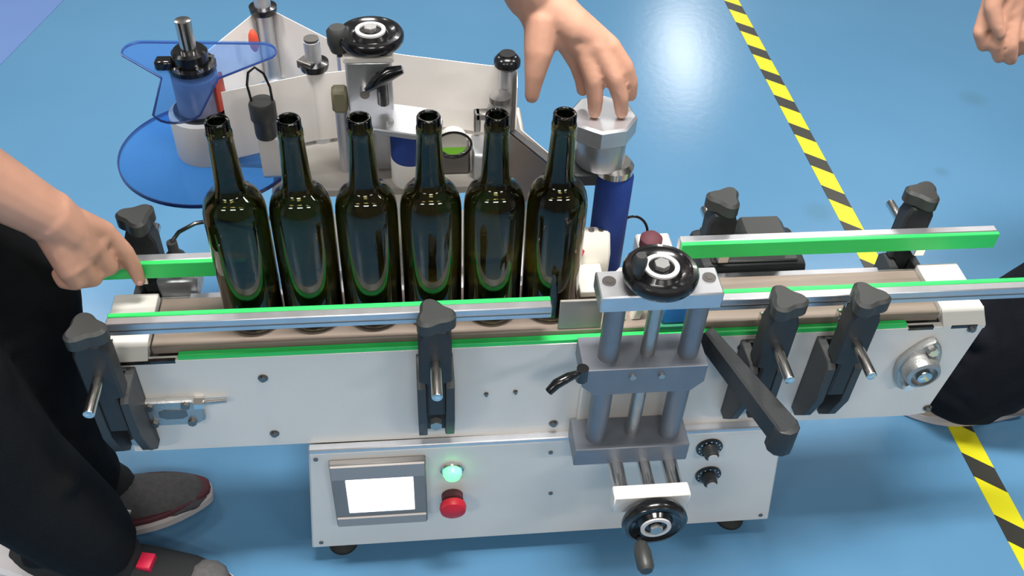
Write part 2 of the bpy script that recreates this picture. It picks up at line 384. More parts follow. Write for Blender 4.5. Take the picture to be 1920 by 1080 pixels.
# ---------------- hand wheel (axis = local z)
def handwheel(name, loc, rot, R, knob_ang, knob_len, label, knob_r=.012, ring='lace', knob_base=0., kr=None, kz=.006):
    mb = MB()
    mb.lathe([(R-.010, -.010), (R-.003, -.009), (R, -.004), (R, .003), (R-.003, .007), (R-.008, .008), (R-.012, .004), (.026, .002), (.022, .007), (0, .007), (0, -.012), (.020, -.012), (.024, -.009), (R-.014, -.007)], 48)
    o = obj(name, mb, 'gloss', mach, label=label, loc=loc, rot=rot)
    o.matrix_parent_inverse = Matrix.Translation((-.2, 0, 0))
    obj('index_ring', MB().lathe([(.016, .0075), (.016, .0105), (.0215, .0105), (.0215, .0075)], 32, closed=True), ring, o)
    obj('hub_nut', MB().cyl((0, 0, .008), (0, 0, .015), .0095, n=6), 'zinc', o)
    kr = kr or R-.011; kx, ky = kr*math.cos(knob_ang), kr*math.sin(knob_ang)
    obj('crank_handle', MB().lathe([(.004, 0), (.004, .008), (knob_r*.75, .009), (knob_r, .022+knob_base), (knob_r, knob_len-.006), (knob_r*.7, knob_len), (0, knob_len)], 24, (kx, ky, kz)), 'grip', o)
    return o

# ---------------- adjusting tower in front of the belt
TX0, TX1, TY0, TY1 = .232, .386, -.128, -.080
P('tower_plate', MB().box(TX0+.004, TX1+.001, TY0, TY1, .610, .636, .002), 'alu')
for x in (TX0+.018, TX1-.012):
    P('socket_screw', MB().cyl((x, -.100, .636), (x, -.100, .6375), .0085, n=20).cyl((x, -.100, .6374), (x, -.100, .6380), .005, n=6), 'darksteel')
mp_ = MB().prism([(TX0-.005, .506), (TX1+.004, .506), (TX1+.004, .474), (TX1-.012, .456), (TX0+.012, .456), (TX0-.005, .474)], TY0, TY1+.012, 'xz', .001)
P('tower_plate', mp_, 'dullalu')
P('tower_plate', MB().box(TX0-.002, TX1+.008, TY0, YP-.012, .302, .338, .0015), 'dullalu')
for x in (.262, .368):
    P('guide_post', MB().cyl((x, -.104, .500), (x, -.104, .612), .0135, n=28), 'dullalu')
    P('guide_post', MB().cyl((x, -.104, .336), (x, -.104, .460), .0145, n=28), 'dullalu')
P('lead_screw', MB().cyl((.315, -.100, .300), (.315, -.100, .645), .0095, n=20), 'zinc')
P('tower_back_plate', MB().box(TX0+.01, TX1-.008, YP-.012, YP-.001, .300, .470, .001), 'white')
for x in (.292, .330):
    P('bolt', MB().cyl((x, TY0+.001, .492), (x, TY0-.004, .492), .0042, n=12), 'zinc')
handwheel('hand_wheel', (.309, -.108, .656), (0, 0, 0), .046, math.radians(205), .036, 'black hand wheel lying flat on top of the tower', .0085)
# the small black clamp lever on the middle plate
lv = MB().tube([(.226, -.124, .500), (.206, -.136, .505), (.190, -.142, .500), (.180, -.146, .490)], [.004, .0065, .007, .0055], 10)
lv.cyl((.226, -.124, .485), (.226, -.124, .507), .008, n=16)
P('clamp_lever', lv, 'gloss')
# feed rods with end plate and front hand wheel
for x, r in ((.292, .0115), (.333, .0095), (.370, .0115)):
    P('feed_rod', MB().cyl((x, YP-.012, .296), (x, -.172, .296), r, n=24), 'steel')
P('rod_end_plate', MB().box(.278, .386, -.192, -.170, .274, .310, .002), 'white')
handwheel('hand_wheel', (.334, -.212, .278), (PI/2, 0, 0), .046, math.radians(238), .052, 'black hand wheel facing the front', .012)
P('wheel_shaft', MB().cyl((.334, -.190, .278), (.334, -.214, .278), .010, n=20), 'darksteel')
# long black swing arm beside the tower
a0, a1 = Vector((.402, -.066, .500)), Vector((.486, -.192, .446)); dv = (a1-a0)
sw = MB(); side = Vector((dv.y, -dv.x, 0)).normalized()
q = Matrix((dv.normalized(), side.cross(dv.normalized()) * -1, Vector((0, 0, 1)))).transposed()
ang = math.atan2(dv.y, dv.x); tilt = -math.atan2(dv.z, math.hypot(dv.x, dv.y))
R_ = Matrix.Rotation(ang, 4, 'Z') @ Matrix.Rotation(tilt, 4, 'Y')
c = (a0+a1)/2; Ln = dv.length
sw.prism([(-Ln/2, -.008), (Ln/2, -.017), (Ln/2+.012, -.010), (Ln/2+.012, .010), (Ln/2, .017), (-Ln/2, .008)], -.020, .014, 'xy', .003)
bmesh.ops.transform(sw.bm, matrix=Matrix.Translation(c) @ R_, verts=sw.bm.verts[:])
sw.cyl(a1+Vector((0, 0, .012)), a1-Vector((0, 0, .036)), .0185, n=10, bev=.003)
P('swing_arm', sw, 'black')
# small parts inside and behind the tower
P('photo_sensor', MB().box(.345, .380, -.050, -.030, .505, .545, .002), 'bluebox', label='blue photoelectric sensor')
P('sensor_base', MB().box(.340, .384, -.054, -.026, .4925, .504, .001), 'pcb')
P('sensor_cable', MB().tube([(.372, -.03, .54), (.378, -.02, .556), (.382, .0, .556), (.384, .02, .54)], .003), 'orange')
P('guide_finger', MB().prism([(.285, .500), (.300, .500), (.290, .565), (.278, .570)], -.036, -.022, 'xz', .002), 'cream')
P('guide_finger', MB().prism([(.306, .500), (.318, .500), (.330, .550), (.318, .560)], -.036, -.022, 'xz', .002), 'cream')
wb = MB().prism([(.058, .5005), (.098, .5005), (.098, .552), (.090, .561), (.076, .561), (.058, .537)], .246, .290, 'yz', .003)
wbo = P('stop_block', wb, 'cream', label='cream plastic stop block with two screws')
for x in (.264, .278):
    P('screw', MB().cyl((x, .083, .560), (x, .083, .563), .0042, n=14), 'darksteel', parent=wbo)
P('stop_shelf', MB().box(.240, .276, .0, .057, .512, .522, .001), 'cream')
P('stop_screw', MB().cyl((.238, .045, .54), (.248, .06, .545), .005, n=12), 'red')
P('side_guard', MB().box(.204, .262, -.047, -.043, .501, .552, .0006), mat('grey_beige_guard', (.30, .28, .25), .4))

# ---------------- sponge roller with motor behind the last bottle
rx, ry = .293, .105
sr = P('sponge_roller', MB().lathe([(0, .474), (.022, .474), (.0255, .480), (.0255, .640), (.023, .645), (0, .645)], 36, (rx, ry, 0)), 'blue', label='blue sponge roller')
P('roller_cap', MB().lathe([(.023, .645), (.026, .648), (.0265, .658), (.021, .664), (0, .664)], 36, (rx-.003, ry, 0)), 'steel', parent=sr)
P('roller_shaft', MB().cyl((rx, ry, .420), (rx, ry, .476), .008), 'steel', parent=sr)
P('roller_bracket', MB().box(rx-.05, rx+.03, .0605, ry+.03, .408, .420, .001), 'alu')
gm = MB().lathe([(0, .664), (.030, .664), (.033, .668), (.033, .712), (.028, .718), (0, .718)], 36, (.268, ry, 0))
go = P('gear_motor', gm, 'alu', label='silver motor with an octagonal cap')
P('motor_cap', MB().prism([(.266+.0445*math.cos(PI/8+i*PI/4+.2), ry+.0445*math.sin(PI/8+i*PI/4+.2)) for i in range(8)], .712, .740, 'xy', .003), 'alu', parent=go)
P('motor_bracket', MB().box(.205, .262, .075, .135, .645, .664, .002), 'black')
P('motor_post', MB().box(.236, .252, .108, .128, .486, .645, .002), 'alu')

# ---------------- conveyor drive motor at the back, right
dm = P('drive_motor', MB().box(.430, .590, .062, .155, .420, .500, .012, 2), 'black')
P('motor_fins', MB().box(.445, .575, .07, .150, .4995, .504, .002), 'grip', parent=dm)
P('motor_housing', MB().prism([(.485, .50), (.560, .50), (.560, .528), (.550, .540), (.495, .540), (.485, .528)], .080, .13, 'xz', .004), 'grip', parent=dm)
# plug with cable behind the left bottles
P('cable_plug', MB().lathe([(.014, .555), (.0135, .582), (.007, .590), (.007, .606), (0, .607)], 18, (-.306, .082, -.04)), 'grip')
P('plug_base', MB().box(-.334, -.280, .061, .10, .480, .514, .003), 'alu')
P('power_cable', MB().tube([(-.306, .082, .566), (-.295, .088, .578), (-.275, .10, .582), (-.25, .115, .575), (-.22, .13, .55), (-.20, .16, .52), (-.19, .22, .50)], .0028), 'gloss')
P('cable_loop', MB().tube([(.33+.022*math.cos(a), .105+.01*math.sin(a), .535+.022*math.sin(a)) for a in [PI*i/12 for i in range(13)]], .002), 'gloss')
P('signal_cap', MB().lathe([(0, 0), (.016, 0), (.016, .014), (.010, .020), (0, .021)], 24, (.352, .082, .53)), 'maroon')
P('signal_base', MB().box(.335, .385, .061, .11, .500, .530, .003), 'white')

# ---------------- label unit
P('unit_base_plate', MB().box(-.195, .205, .255, .47, .497, .512, .002), mat('beige_grey_paint', (.40, .375, .34), .45))
WZ0, WZ1 = .520, .645
def arc(cx, cy, r, a0, a1, n=10): return [(cx+r*math.cos(math.radians(a0+(a1-a0)*i/n)), cy+r*math.sin(math.radians(a0+(a1-a0)*i/n))) for i in range(n+1)]
web = arc(-.298, .359, .0495, 10, 100, 8)[::-1][:1] + arc(-.215, .560, .0145, 180, 40) + [(-.090, .455)] + [(.010, .420)] + arc(.170, .362, .0145, 75, -20) + [(.18, .32)]
P('label_web', MB().ribbon(web, WZ0, WZ1), 'paper', label='white label paper running between the rollers')
web2 = [(-.258, .330), (-.20, .352)] + arc(-.125, .392, .0165, 255, 285, 6) + [(-.075, .385), (-.02, .40)]
P('label_web', MB().ribbon(web2, WZ0, .640), 'paper')
def roller(x, y, z0, z1, r=.0125, collar=None, cap=None, top=None):
    o = P('guide_roller', MB().cyl((x, y, z0), (x, y, z1), r, n=28, bev=.001), 'alu')
    P('roller_base', MB().cyl((x, y, .512), (x, y, z0+.001), .018, n=24), 'alu', parent=o)
    if collar: P('roller_flange', MB().lathe([(.0128, collar), (.021, collar), (.0225, collar+.005), (.0225, collar+.011), (.0128, collar+.013)], 32, (x, y, 0), closed=True), 'gloss', parent=o)
    if cap: P('cap_knob', MB().lathe([(.0, cap), (.016, cap), (.0205, cap+.005), (.0205, cap+.013), (.015, cap+.020), (.012, cap+.021), (.012, cap+.024), (0, cap+.024)], 24, (x, y, 0)), 'gloss', parent=o)
    if top: P('roller_end', MB().cyl((x, y, z1), (x, y, z1+.004), r*.9, n=24), 'darksteel', parent=o)
    return o
roller(-.215, .560, .52, .685, .0135, collar=.646)
r_b = roller(-.125, .392, .52, .688, .0125, collar=.641, top=True)
P('flange_tab', MB().prism([(-.150, .388), (-.128, .372), (-.122, .380), (-.138, .405)], .644, .658, 'xy', .001), 'darksteel', parent=r_b)
roller(.168, .362, .52, .655, .0115, cap=.655)
# threaded clamp roller in front of the last guide roller
dr = P('press_roller', MB().lathe([(0, .512), (.013, .512), (.013, .560), (.010, .565), (.010, .588), (.017, .590), (.019, .600), (.013, .612), (0, .612)], 28, (.156, .335, 0)), 'zinc')
P('knurled_cap', MB().lathe([(.010, .612), (.0165, .613), (.0165, .622), (0, .622)], 28, (.156, .335, 0)), 'darksteel', parent=dr)
P('press_arm', MB().box(.118, .150, .322, .340, .585, .597, .002).box(.116, .126, .322, .340, .563, .597, .002), 'darksteel', parent=dr)
P('corner_rod', MB().cyl((-.088, .462, .512), (-.088, .462, .640), .008), 'alu')

# lifting column with hand wheel
P('lift_column', MB().box(-.072, -.006, .300, .345, .512, .704, .003), 'alu')
P('column_cap', MB().box(-.074, -.002, .296, .348, .704, .714, .002).cyl((-.037, .318, .714), (-.037, .318, .735), .014, n=24), 'white')
handwheel('hand_wheel', (-.033, .318, .736), (0, 0, 0), .047, math.radians(184), .046, 'black hand wheel on the lifting column', .016, kr=.046, kz=-.030)
lm = MB().tube([(-.043, .290, .664), (-.028, .280, .684), (-.008, .276, .700), (.010, .276, .706)], [.0045, .009, .0105, .006], 12)
lm.cyl((-.020, .294, .640), (-.020, .286, .692), .009, n=18)
P('clamp_lever', lm, 'gloss')
P('lever_stud', MB().cyl((-.046, .300, .660), (-.046, .284, .660), .007, n=18), 'steel')
def stadium(x0, y0, x1, y1, r, n=10):
    a = math.degrees(math.atan2(y1-y0, x1-x0)); return arc(x0, y0, r, a+90, a+270, n) + arc(x1, y1, r, a-90, a+90, n)
P('swivel_plate', MB().prism(stadium(-.040, .292, .030, .272, .036), .612, .622, 'xy', .0015), 'alu')
for x, y in ((-.012, .268), (.042, .288), (.036, .262)):
    P('socket_screw', MB().cyl((x, y, .622), (x, y, .6275), .006, n=18), 'zinc')
dr2 = P('drive_roller', MB().cyl((.016, .276, .556), (.016, .276, .611), .029, n=36, bev=.002), 'blue', label='blue rubber drive roller')
P('roller_core', MB().cyl((.016, .276, .5125), (.016, .276, .5565), .030, n=36, bev=.002), 'white', parent=dr2)
P('plate_leg', MB().cyl((-.050, .285, .512), (-.050, .285, .613), .012, n=24), 'alu')
P('olive_block', MB().box(-.096, -.073, .300, .325, .618, .655, .004), mat('olive_plastic', (.16, .15, .09), .5))
P('clear_tube', MB().cyl((-.084, .305, .512), (-.084, .305, .620), .009, n=20), 'alu')
# green tagged box with a cable loop, block beside it
gb = P('junction_box', MB().box(.055, .108, .285, .325, .512, .552, .003), 'darksteel')
P('sticker', MB().prism(arc(.082, .571, .021, 200, 340, 12) , .2845, .300, 'xz'), 'lime', parent=gb, smooth=0)
P('sticker', MB().prism(arc(.082, .571, .021, -20, 200, 14), .2845, .300, 'xz'), 'cream', parent=gb, smooth=0)
P('cable_loop', MB().tube([(.082+.027*math.cos(2*PI*i/28), .283, .569+.023*math.sin(2*PI*i/28)) for i in range(28)], .0022, closed=True), 'gloss')
P('side_block', MB().box(.112, .150, .270, .330, .512, .556, .002), 'alu')
# peel plate that hands the label to the bottle
def quad_wall(p0, p1, z0, z1, th):
    d = (Vector(p1)-Vector(p0)).normalized(); n = Vector((-d.y, d.x))*th
    return [tuple(p0), tuple(p1), tuple(Vector(p1)+n), tuple(Vector(p0)+n)]
P('peel_plate', MB().prism(quad_wall((.165, .268), (.236, .150), 0, 0, .008), .500, .598, 'xy', .001), mat('brown_plate', (.20, .165, .145), .4, .3))
P('peel_edge', MB().prism(quad_wall((.165, .268), (.236, .150), 0, 0, .010), .5985, .602, 'xy'), 'gloss')
P('label_web', MB().ribbon([(.182, .320), (.183, .275), (.248, .160)], .525, .600), 'paper')
P('plate_strut', MB().box(.140, .170, .27, .33, .500, .512), 'alu')
P('unit_bridge', MB().box(.150, .250, .0605, .27, .488, .4995, .001), 'alu')
# red tipped tag behind the reel
P('red_tab', MB().ball((-.228, .500, .628), .014, 2, (.6, .5, 1.5)), 'orange')

# label sensor on a white post with a wire loop
sx, sy = -.196, .298
sp = P('sensor_post', MB().prism([(sx-.013, sy-.011), (sx+.016, sy-.011), (sx+.016, sy+.011), (sx-.013, sy+.011)], .512, .585, 'xy', .002), 'white')
P('sensor_head', MB().lathe([(0, .584), (.0155, .584), (.0165, .590), (.0165, .612), (.0195, .616), (.0195, .640), (.017, .645), (0, .645)], 28, (sx, sy, 0)), 'grip', parent=sp)
P('wire_loop', MB().tube([(sx-.014, sy, .642), (sx-.0165, sy, .672), (sx-.012, sy, .692), (sx-.002, sy, .700), (sx+.009, sy, .690), (sx+.015, sy, .668), (sx+.016, sy, .642)], .0019), 'gloss', parent=sp)

# label reel: blue acrylic discs, core, hub, spindle
cx, cy = -.298, .359
P('reel_arm', MB().prism([(-.19, .33), (-.19, .40), (-.30, .375), (-.30, .343)], .497, .505, 'xy', .001), 'white')
lo_ = MB().lathe([(0, .512), (.137, .512), (.1385, .514), (.137, .517), (0, .517)], 72, (cx, cy, 0))
P('disc_edge', MB().lathe([(.1375, .5115), (.1395, .5115), (.1395, .5172), (.1375, .5172)], 72, (cx, cy, 0), closed=True), 'edgeblue')
rd = P('reel_disc', lo_, 'clearblue', label='round blue acrylic reel disc')
P('disc_bearing', MB().cyl((cx, cy, .505), (cx, cy, .512), .03), 'alu')
P('label_roll', MB().lathe([(.030, .5175), (.047, .5175), (.049, .520), (.049, .590), (.047, .592), (.030, .592)], 48, (cx, cy, 0), closed=True), 'paper', label='nearly used up roll of white labels')
P('core_flange', MB().cyl((cx, cy, .592), (cx, cy, .597), .041, n=40), 'gloss')
P('core_drum', MB().lathe([(.0335, .597), (.0335, .655), (.030, .657), (0, .657)], 40, (cx, cy, 0)), 'drum')
P('drum_clip', MB().prism(arc(cx, cy, .0345, -35, 20, 8) + arc(cx, cy, .040, 20, -35, 8), .600, .650, 'xy', .001), 'orange')
poly = []
for k in range(3):
    a = -90 + 120*k - 3
    tx, ty = cx+.102*math.cos(math.radians(a)), cy+.102*math.sin(math.radians(a)); r = .026 if k else .036
    poly += arc(tx, ty, r, a-62, a+62, 8)
    b_ = a+60
    if k != 1: poly.append((cx+.047*math.cos(math.radians(b_)), cy+.047*math.sin(math.radians(b_))))
P('reel_top_plate', MB().prism(poly, .661, .666, 'xy', .001), 'paleblue', label='three lobed blue acrylic top plate')
P('plate_edge', MB().tube([(*q_, .6612) for q_ in poly], .0017, 6, closed=True), 'edgeblue')
hb = P('hub_clamp', MB().lathe([(.012, .666), (.035, .666), (.035, .673), (.026, .674), (.026, .692), (.022, .696), (.012, .696)], 36, (cx, cy, 0), closed=True), 'gloss')
P('clamp_tab', MB().box(cx-.050, cx-.024, cy-.016, cy+.004, .668, .684, .003), 'gloss', parent=hb)
for a in (-125, -60, 20):
    P('screw', MB().cyl((cx+.030*math.cos(math.radians(a)), cy+.030*math.sin(math.radians(a)), .672), (cx+.030*math.cos(math.radians(a)), cy+.030*math.sin(math.radians(a)), .678), .0042, n=12), 'steel', parent=hb)
P('spindle', MB().cyl((cx, cy, .500), (cx, cy, .742), .0115, n=28, bev=.001), 'steel', label='polished steel spindle')

# ------------------------------------------------------------------ bottles
def bottle_mesh():
    H = .312; R = .0383
    outer = [(0, .022), (.010, .020), (.022, .010), (.029, .0012), (.032, 0), (.0355, .002), (.0376, .008), (R, .016), (R, .168), (.0381, .178), (.0372, .188), (.0350, .197), (.0314, .2045), (.0268, .2100), (.0222, .2135), (.0192, .2175), (.0177, .225), (.0168, .238), (.0152, .270), (.0145, .287), (.0146, .288), (.0151, .290), (.0151, .296), (.0147, .298), (.0140, .2985), (.0140, .310), (.0130, H), (.0105, H)]
    inner = [(.0095, .309), (.0098, .29), (.0120, .25), (.0136, .233), (.0155, .2190), (.0190, .2130), (.0240, .2085), (.0290, .2020), (.0325, .1940), (.0345, .1850), (.0353, .175), (.0353, .020), (.0335, .012), (.030, .0075), (.024, .014), (.012, .024), (0, .026)]
    mb = MB().lathe(outer+inner, 56)
    bmesh.ops.recalc_face_normals(mb.bm, faces=mb.bm.faces[:])
    me = mb.mesh('wine_bottle', 180); me.materials.append(MT['glass']); return me
bme = bottle_mesh()
blabels = ['empty dark olive glass wine bottle at the row end beside the label reel', 'empty dark olive glass wine bottle, second in the row from the label reel',
           'empty dark olive glass wine bottle, third in the row from the label reel', 'empty dark olive glass wine bottle, third in the row from the blue roller',
           'empty dark olive glass wine bottle, second in the row from the blue roller', 'empty dark olive glass wine bottle at the row end beside the blue roller']
for i in range(6):
    o = bpy.data.objects.new('wine_bottle', bme); COL.objects.link(o)
    o.location = ((i-2.5)*.0786, 0, BZ+.0003); o.rotation_euler = (0, 0, i*.7)
    tag(o, blabels[i], 'bottle', 'wine bottles in a row on the conveyor belt')

# ------------------------------------------------------------------ people
def fuse(mb, voxel, smooth_it, name):
    me = mb.mesh('tmp', 0); o = bpy.data.objects.new('tmp', me); COL.objects.link(o)
    r = o.modifiers.new('r', 'REMESH'); r.mode = 'VOXEL'; r.voxel_size = voxel; r.use_smooth_shade = True
    s = o.modifiers.new('s', 'SMOOTH'); s.factor = .5; s.iterations = smooth_it
    dg = bpy.context.evaluated_depsgraph_get(); dg.update()
    res = bpy.data.meshes.new_from_object(o.evaluated_get(dg)); res.name = name
    bpy.data.objects.remove(o); bpy.data.meshes.remove(me)
    for p in res.polygons: p.use_smooth = True
    return res
def head(mb, c, yawz, up_=Vector((0, 0, 1)), fwd=Vector((1, 0, 0))):
    c = Vector(c); s = fwd.cross(up_).normalized()
    rot = Matrix((fwd, -s, up_)).transposed().to_4x4()
    mb.ball(c+up_*.02, .10, 3, (.95, .76, 1.12), rot); mb.ball(c-up_*.055+fwd*.022, .066, 3, (1, .9, 1.0), rot)
    mb.ball(c-up_*.02+fwd*.098, .016, 2, (1, .8, 1.6), rot); mb.ball(c-up_*.062+fwd*.082, .018, 2, (.7, 1.5, .55), rot)
    for k in (-1, 1): mb.ball(c+s*k*.078-fwd*.005-up_*.01, .026, 2, (.8, .35, 1.2), rot)
def head_extras(parent, c, up_, fwd):
    c = Vector(c); s = fwd.cross(up_).normalized(); rot = Matrix((fwd, -s, up_)).transposed().to_4x4()
    h = MB().ball(c+up_*.036-fwd*.018, .106, 3, (.96, .82, 1.08), rot); h.ball(c-fwd*.055-up_*.02, .075, 2, (.7, 1, 1.1), rot)
    raw('hair', fuse(h, .006, 3, 'hair'), MT['hair'], parent)
    for k in (-1, 1): obj('eye', MB().ball(c+s*k*.033+fwd*.084+up_*.008, .0125, 2), 'eye', parent, smooth=180)
def shoe(parent, heel, toe, upper, sole_m, hi, tagcol=None, logo=True, toecap=None, heelm=None, band=None):
    # heel and toe: ground points; built along local x and turned into place
    h = Vector((*heel, 0)); t = Vector((*toe, 0)); d = t-h; L = d.length; a = math.atan2(d.y, d.x); T = Matrix.Translation(h) @ Matrix.Rotation(a, 4, 'Z') @ Matrix.Diagonal((L/.30, 1, 1, 1))
    def outline(k=1., n=36, grow=0.):
        pts = []
        for i in range(n):
            u = 2*PI*i/n; x = .15-.15*math.cos(u); f = x/.30
            wv = (.032+.020*math.sin(PI*min(1, f*1.02)**1.6*.97))*(math.sin(u/1) if False else 1)
            yv = math.copysign(abs(math.sin(u))**.62, math.sin(u))*wv
            pts.append((x+(f-.5)*2*grow, yv*k+(grow if yv > 0 else -grow)))
        return pts
    sm = MB().prism(outline(1.0, grow=.002), 0.0002, .024, 'xy', .005); bmesh.ops.transform(sm.bm, matrix=T, verts=sm.bm.verts[:])
    up_m = MB()
    secs = [(.012, .030, .070), (.04, .035, .095), (.09, .037, .100), (.14, .040, .088), (.19, .044, .070), (.24, .042, .054), (.275, .032, .044), (.292, .017, .034)]
    rings = []
    for x, wd, ht in secs:
        ring = []
        for i in range(16):
            t_ = PI*i/15; ring.append(up_m.bm.verts.new((x, wd*math.cos(t_), .018+(ht-.018)*math.sin(t_)**.75)))
        rings.append(ring)
    for A, B in zip(rings, rings[1:]):
        for i in range(15): up_m.bm.faces.new((A[i], B[i], B[i+1], A[i+1]))
        up_m.bm.faces.new((A[0], A[15], B[15], B[0]))
    up_m.bm.faces.new(rings[0]); up_m.bm.faces.new(rings[-1][::-1]); bmesh.ops.recalc_face_normals(up_m.bm, faces=up_m.bm.faces[:])
    bmesh.ops.transform(up_m.bm, matrix=T, verts=up_m.bm.verts[:])
    so = obj('shoe', up_m, upper, parent, smooth=180)
    obj('sole', sm, sole_m, so)
    if band:
        bm_ = MB().prism(outline(.985, grow=.0), .0235, .036, 'xy', .002); bmesh.ops.transform(bm_.bm, matrix=T, verts=bm_.bm.verts[:]); obj('side_band', bm_, band, so)
    def blk(name, boxes, m):
        b = MB()
        for bb, rz in boxes: b.box(*bb, .0008, rot=rz)
        bmesh.ops.transform(b.bm, matrix=T, verts=b.bm.verts[:]); obj(name, b, m, so)
    if logo:
        tl = Matrix.Rotation(math.radians(-38), 4, 'X')
        sd = -1
        blk('logo', [((.140, .148, sd*.0425-.002, sd*.0425+.002, .028, .070), Matrix.Rotation(math.radians(28), 4, 'Y')), ((.162, .170, sd*.0435-.002, sd*.0435+.002, .028, .066), Matrix.Rotation(math.radians(28), 4, 'Y')), ((.146, .168, sd*.043-.002, sd*.043+.002, .060, .068), None)], 'lace')
    if tagcol: blk('red_patch', [((.182, .200, -.016, .010, .064, .0765), None)], tagcol)
    lc = []
    for i in range(4): lc.append(((.112+.022*i, .118+.022*i, -.022, .022, .091-.006*i, .097-.0075*i), None))
    if hi: blk('laces', lc, 'shoe_blk')
    if toecap:
        tm = MB().ball((.262, 0, .030), .034, 2, (.95, 1.06, .75)); bmesh.ops.transform(tm.bm, matrix=T, verts=tm.bm.verts[:]); obj('toe_cap', tm, toecap, so, smooth=180)
    if heelm:
        hm = MB().prism([(-.012, .012), (.028, .010), (.060, .020), (.055, .036), (.020, .060), (-.006, .066)], -.046, .046, 'xz', .006); bmesh.ops.transform(hm.bm, matrix=T, verts=hm.bm.verts[:]); obj('heel_counter', hm, heelm, so)
        hm = MB().prism([(.002, .030), (.030, .024), (.040, .030), (.014, .046)], -.0475, .0475, 'xz', .002); bmesh.ops.transform(hm.bm, matrix=T, verts=hm.bm.verts[:]); obj('heel_inset', hm, 'maroon', so)
    return so
def hand(mb, wrist, palm_pts, fingers, thumb, r=1.):
    # palm: wrist to each knuckle; fingers: chains starting at their knuckle
    for k in palm_pts: mb.limb([wrist, (Vector(wrist)*.45+Vector(k)*.55), k], [.021*r, .0165*r, .0115*r], 12)
    for a, b in zip(palm_pts, palm_pts[1:]): mb.limb([a, b], [.011*r, .011*r], 12)
    for ch in fingers:
        n = len(ch); rr = [.0108, .0098, .0090, .0074, .0066][:n]; mb.limb(ch, [q*r for q in rr], 12)
    mb.limb(thumb, [q*r for q in [.019, .0160, .0118, .0092, .0080][:len(thumb)]], 12)
def V(*a): return Vector(a)
# --- person at the left end of the belt, reaching with both hands
b = MB()
hipc = V(-.73, -.02, .93)
shR, shL = V(-.56, -.20, 1.30), V(-.22, .16, 1.27)
neck = V(-.38, -.02, 1.41); hd = V(-.30, -.01, 1.555)
b.limb([hipc, V(-.66, -.02, 1.08), V(-.52, -.02, 1.24)], [.135, .125, .13]); b.limb([shR, V(-.40, -.02, 1.31), shL], [.062, .09, .062]); b.limb([V(-.44, -.02, 1.30), neck, hd], [.09, .06, .055])
upv = (hd-neck).normalized(); fwd = V(.6, .12, -.45); fwd = (fwd-upv*fwd.dot(upv)).normalized()
head(b, hd+upv*.06, 0, upv, fwd)
hipL, hipR = V(-.74, .075, .90), V(-.74, -.12, .90)
knL, knR, anL, anR = V(-.520, .045, .51), V(-.580, -.10, .51), V(-.565, .045, .10), V(-.520, -.080, .10)
b.limb([hipL, V(-.64, .06, .70), knL, V(-.555, .045, .33), anL, V(-.50, .055, .05)], [.095, .075, .055, .052, .036, .035]); b.limb([hipR, V(-.67, -.11, .70), knR, V(-.560, -.095, .33), anR, V(-.47, -.085, .05)], [.095, .075, .055, .052, .036, .035])
# right arm, hand pointing down at the rear rail
elR = V(-.535, -.075, .890); wrR = V(-.412, -.005, .690)
b.limb([shR, V(-.585, -.15, 1.10), elR, V(-.468, -.035, .785), wrR], [.060, .048, .043, .041, .031])
kR = [V(-.366, .030, .632), V(-.376, .010, .622), V(-.390, -.008, .617), V(-.404, -.022, .615)]
fR = [[kR[0], V(-.352, .036, .592), V(-.347, .037, .563), V(-.345, .036, .541)],
      [kR[1], V(-.368, .016, .584), V(-.390, .010, .580), V(-.398, .006, .596)],
      [kR[2], V(-.386, .0, .580), V(-.405, -.004, .580), V(-.411, -.006, .596)],
      [kR[3], V(-.402, -.014, .588), V(-.416, -.014, .590), V(-.420, -.014, .603)]]
tR = [V(-.408, .012, .668), V(-.400, .030, .638), V(-.385, .038, .606), V(-.375, .038, .585), V(-.368, .036, .570)]
hand(b, wrR, kR, fR, tR, 1.15); b.limb([wrR, V(-.398, .004, .655), V(-.386, .004, .628)], [.033, .029, .020])
# left arm, hand hanging with spread fingers on the motor cap
elL = V(.085, .150, 1.105); wrL = V(.172, .150, .885)
b.limb([shL, V(-.07, .16, 1.18), elL, V(.132, .152, .985), wrL], [.060, .048, .045, .044, .036])
kL = [V(.214, .128, .828), V(.232, .112, .831), V(.251, .110, .832), V(.268, .118, .828)]
fL = [[kL[0], V(.232, .132, .796), V(.240, .131, .774), V(.241, .130, .760)],
      [kL[1], V(.246, .098, .796), V(.251, .096, .768), V(.2525, .096, .748)],
      [kL[2], V(.272, .096, .798), V(.283, .094, .770), V(.287, .094, .748)],
      [kL[3], V(.288, .112, .803), V(.297, .112, .780), V(.300, .112, .762)]]
tL = [V(.182, .128, .862), V(.178, .112, .828), V(.174, .104, .803), V(.172, .101, .785), V(.171, .100, .771)]
hand(b, wrL, kL, fL, tL, 1.2); b.limb([wrL, V(.185, .128, .850), V(.205, .125, .838)], [.030, .023, .016]); b.limb([wrL, V(.222, .124, .852), V(.250, .116, .838)], [.031, .024, .015])
p1 = raw('person', fuse(b, .003, 5, 'person'), MT['skin'])
tag(p1, 'person in black clothes and grey sneakers reaching over the conveyor with both hands', 'person')
head_extras(p1, hd+upv*.06, upv, fwd)
def nail(parent, tip, direc, outw, r=.0052):
    d = Vector(direc).normalized(); o_ = Vector(outw); o_ = (o_-d*o_.dot(d)).normalized(); s = d.cross(o_)
    rot = Matrix((s, d, o_)).transposed().to_4x4()
    obj('fingernail', MB().ball(Vector(tip)+o_*.0042-d*.0, r, 2, (.85, 1.25, .5), rot), 'nail', parent, smooth=180)
nail(p1, (-.345, .0345, .543), (.05, 0, -1), (.5, -1, .3))
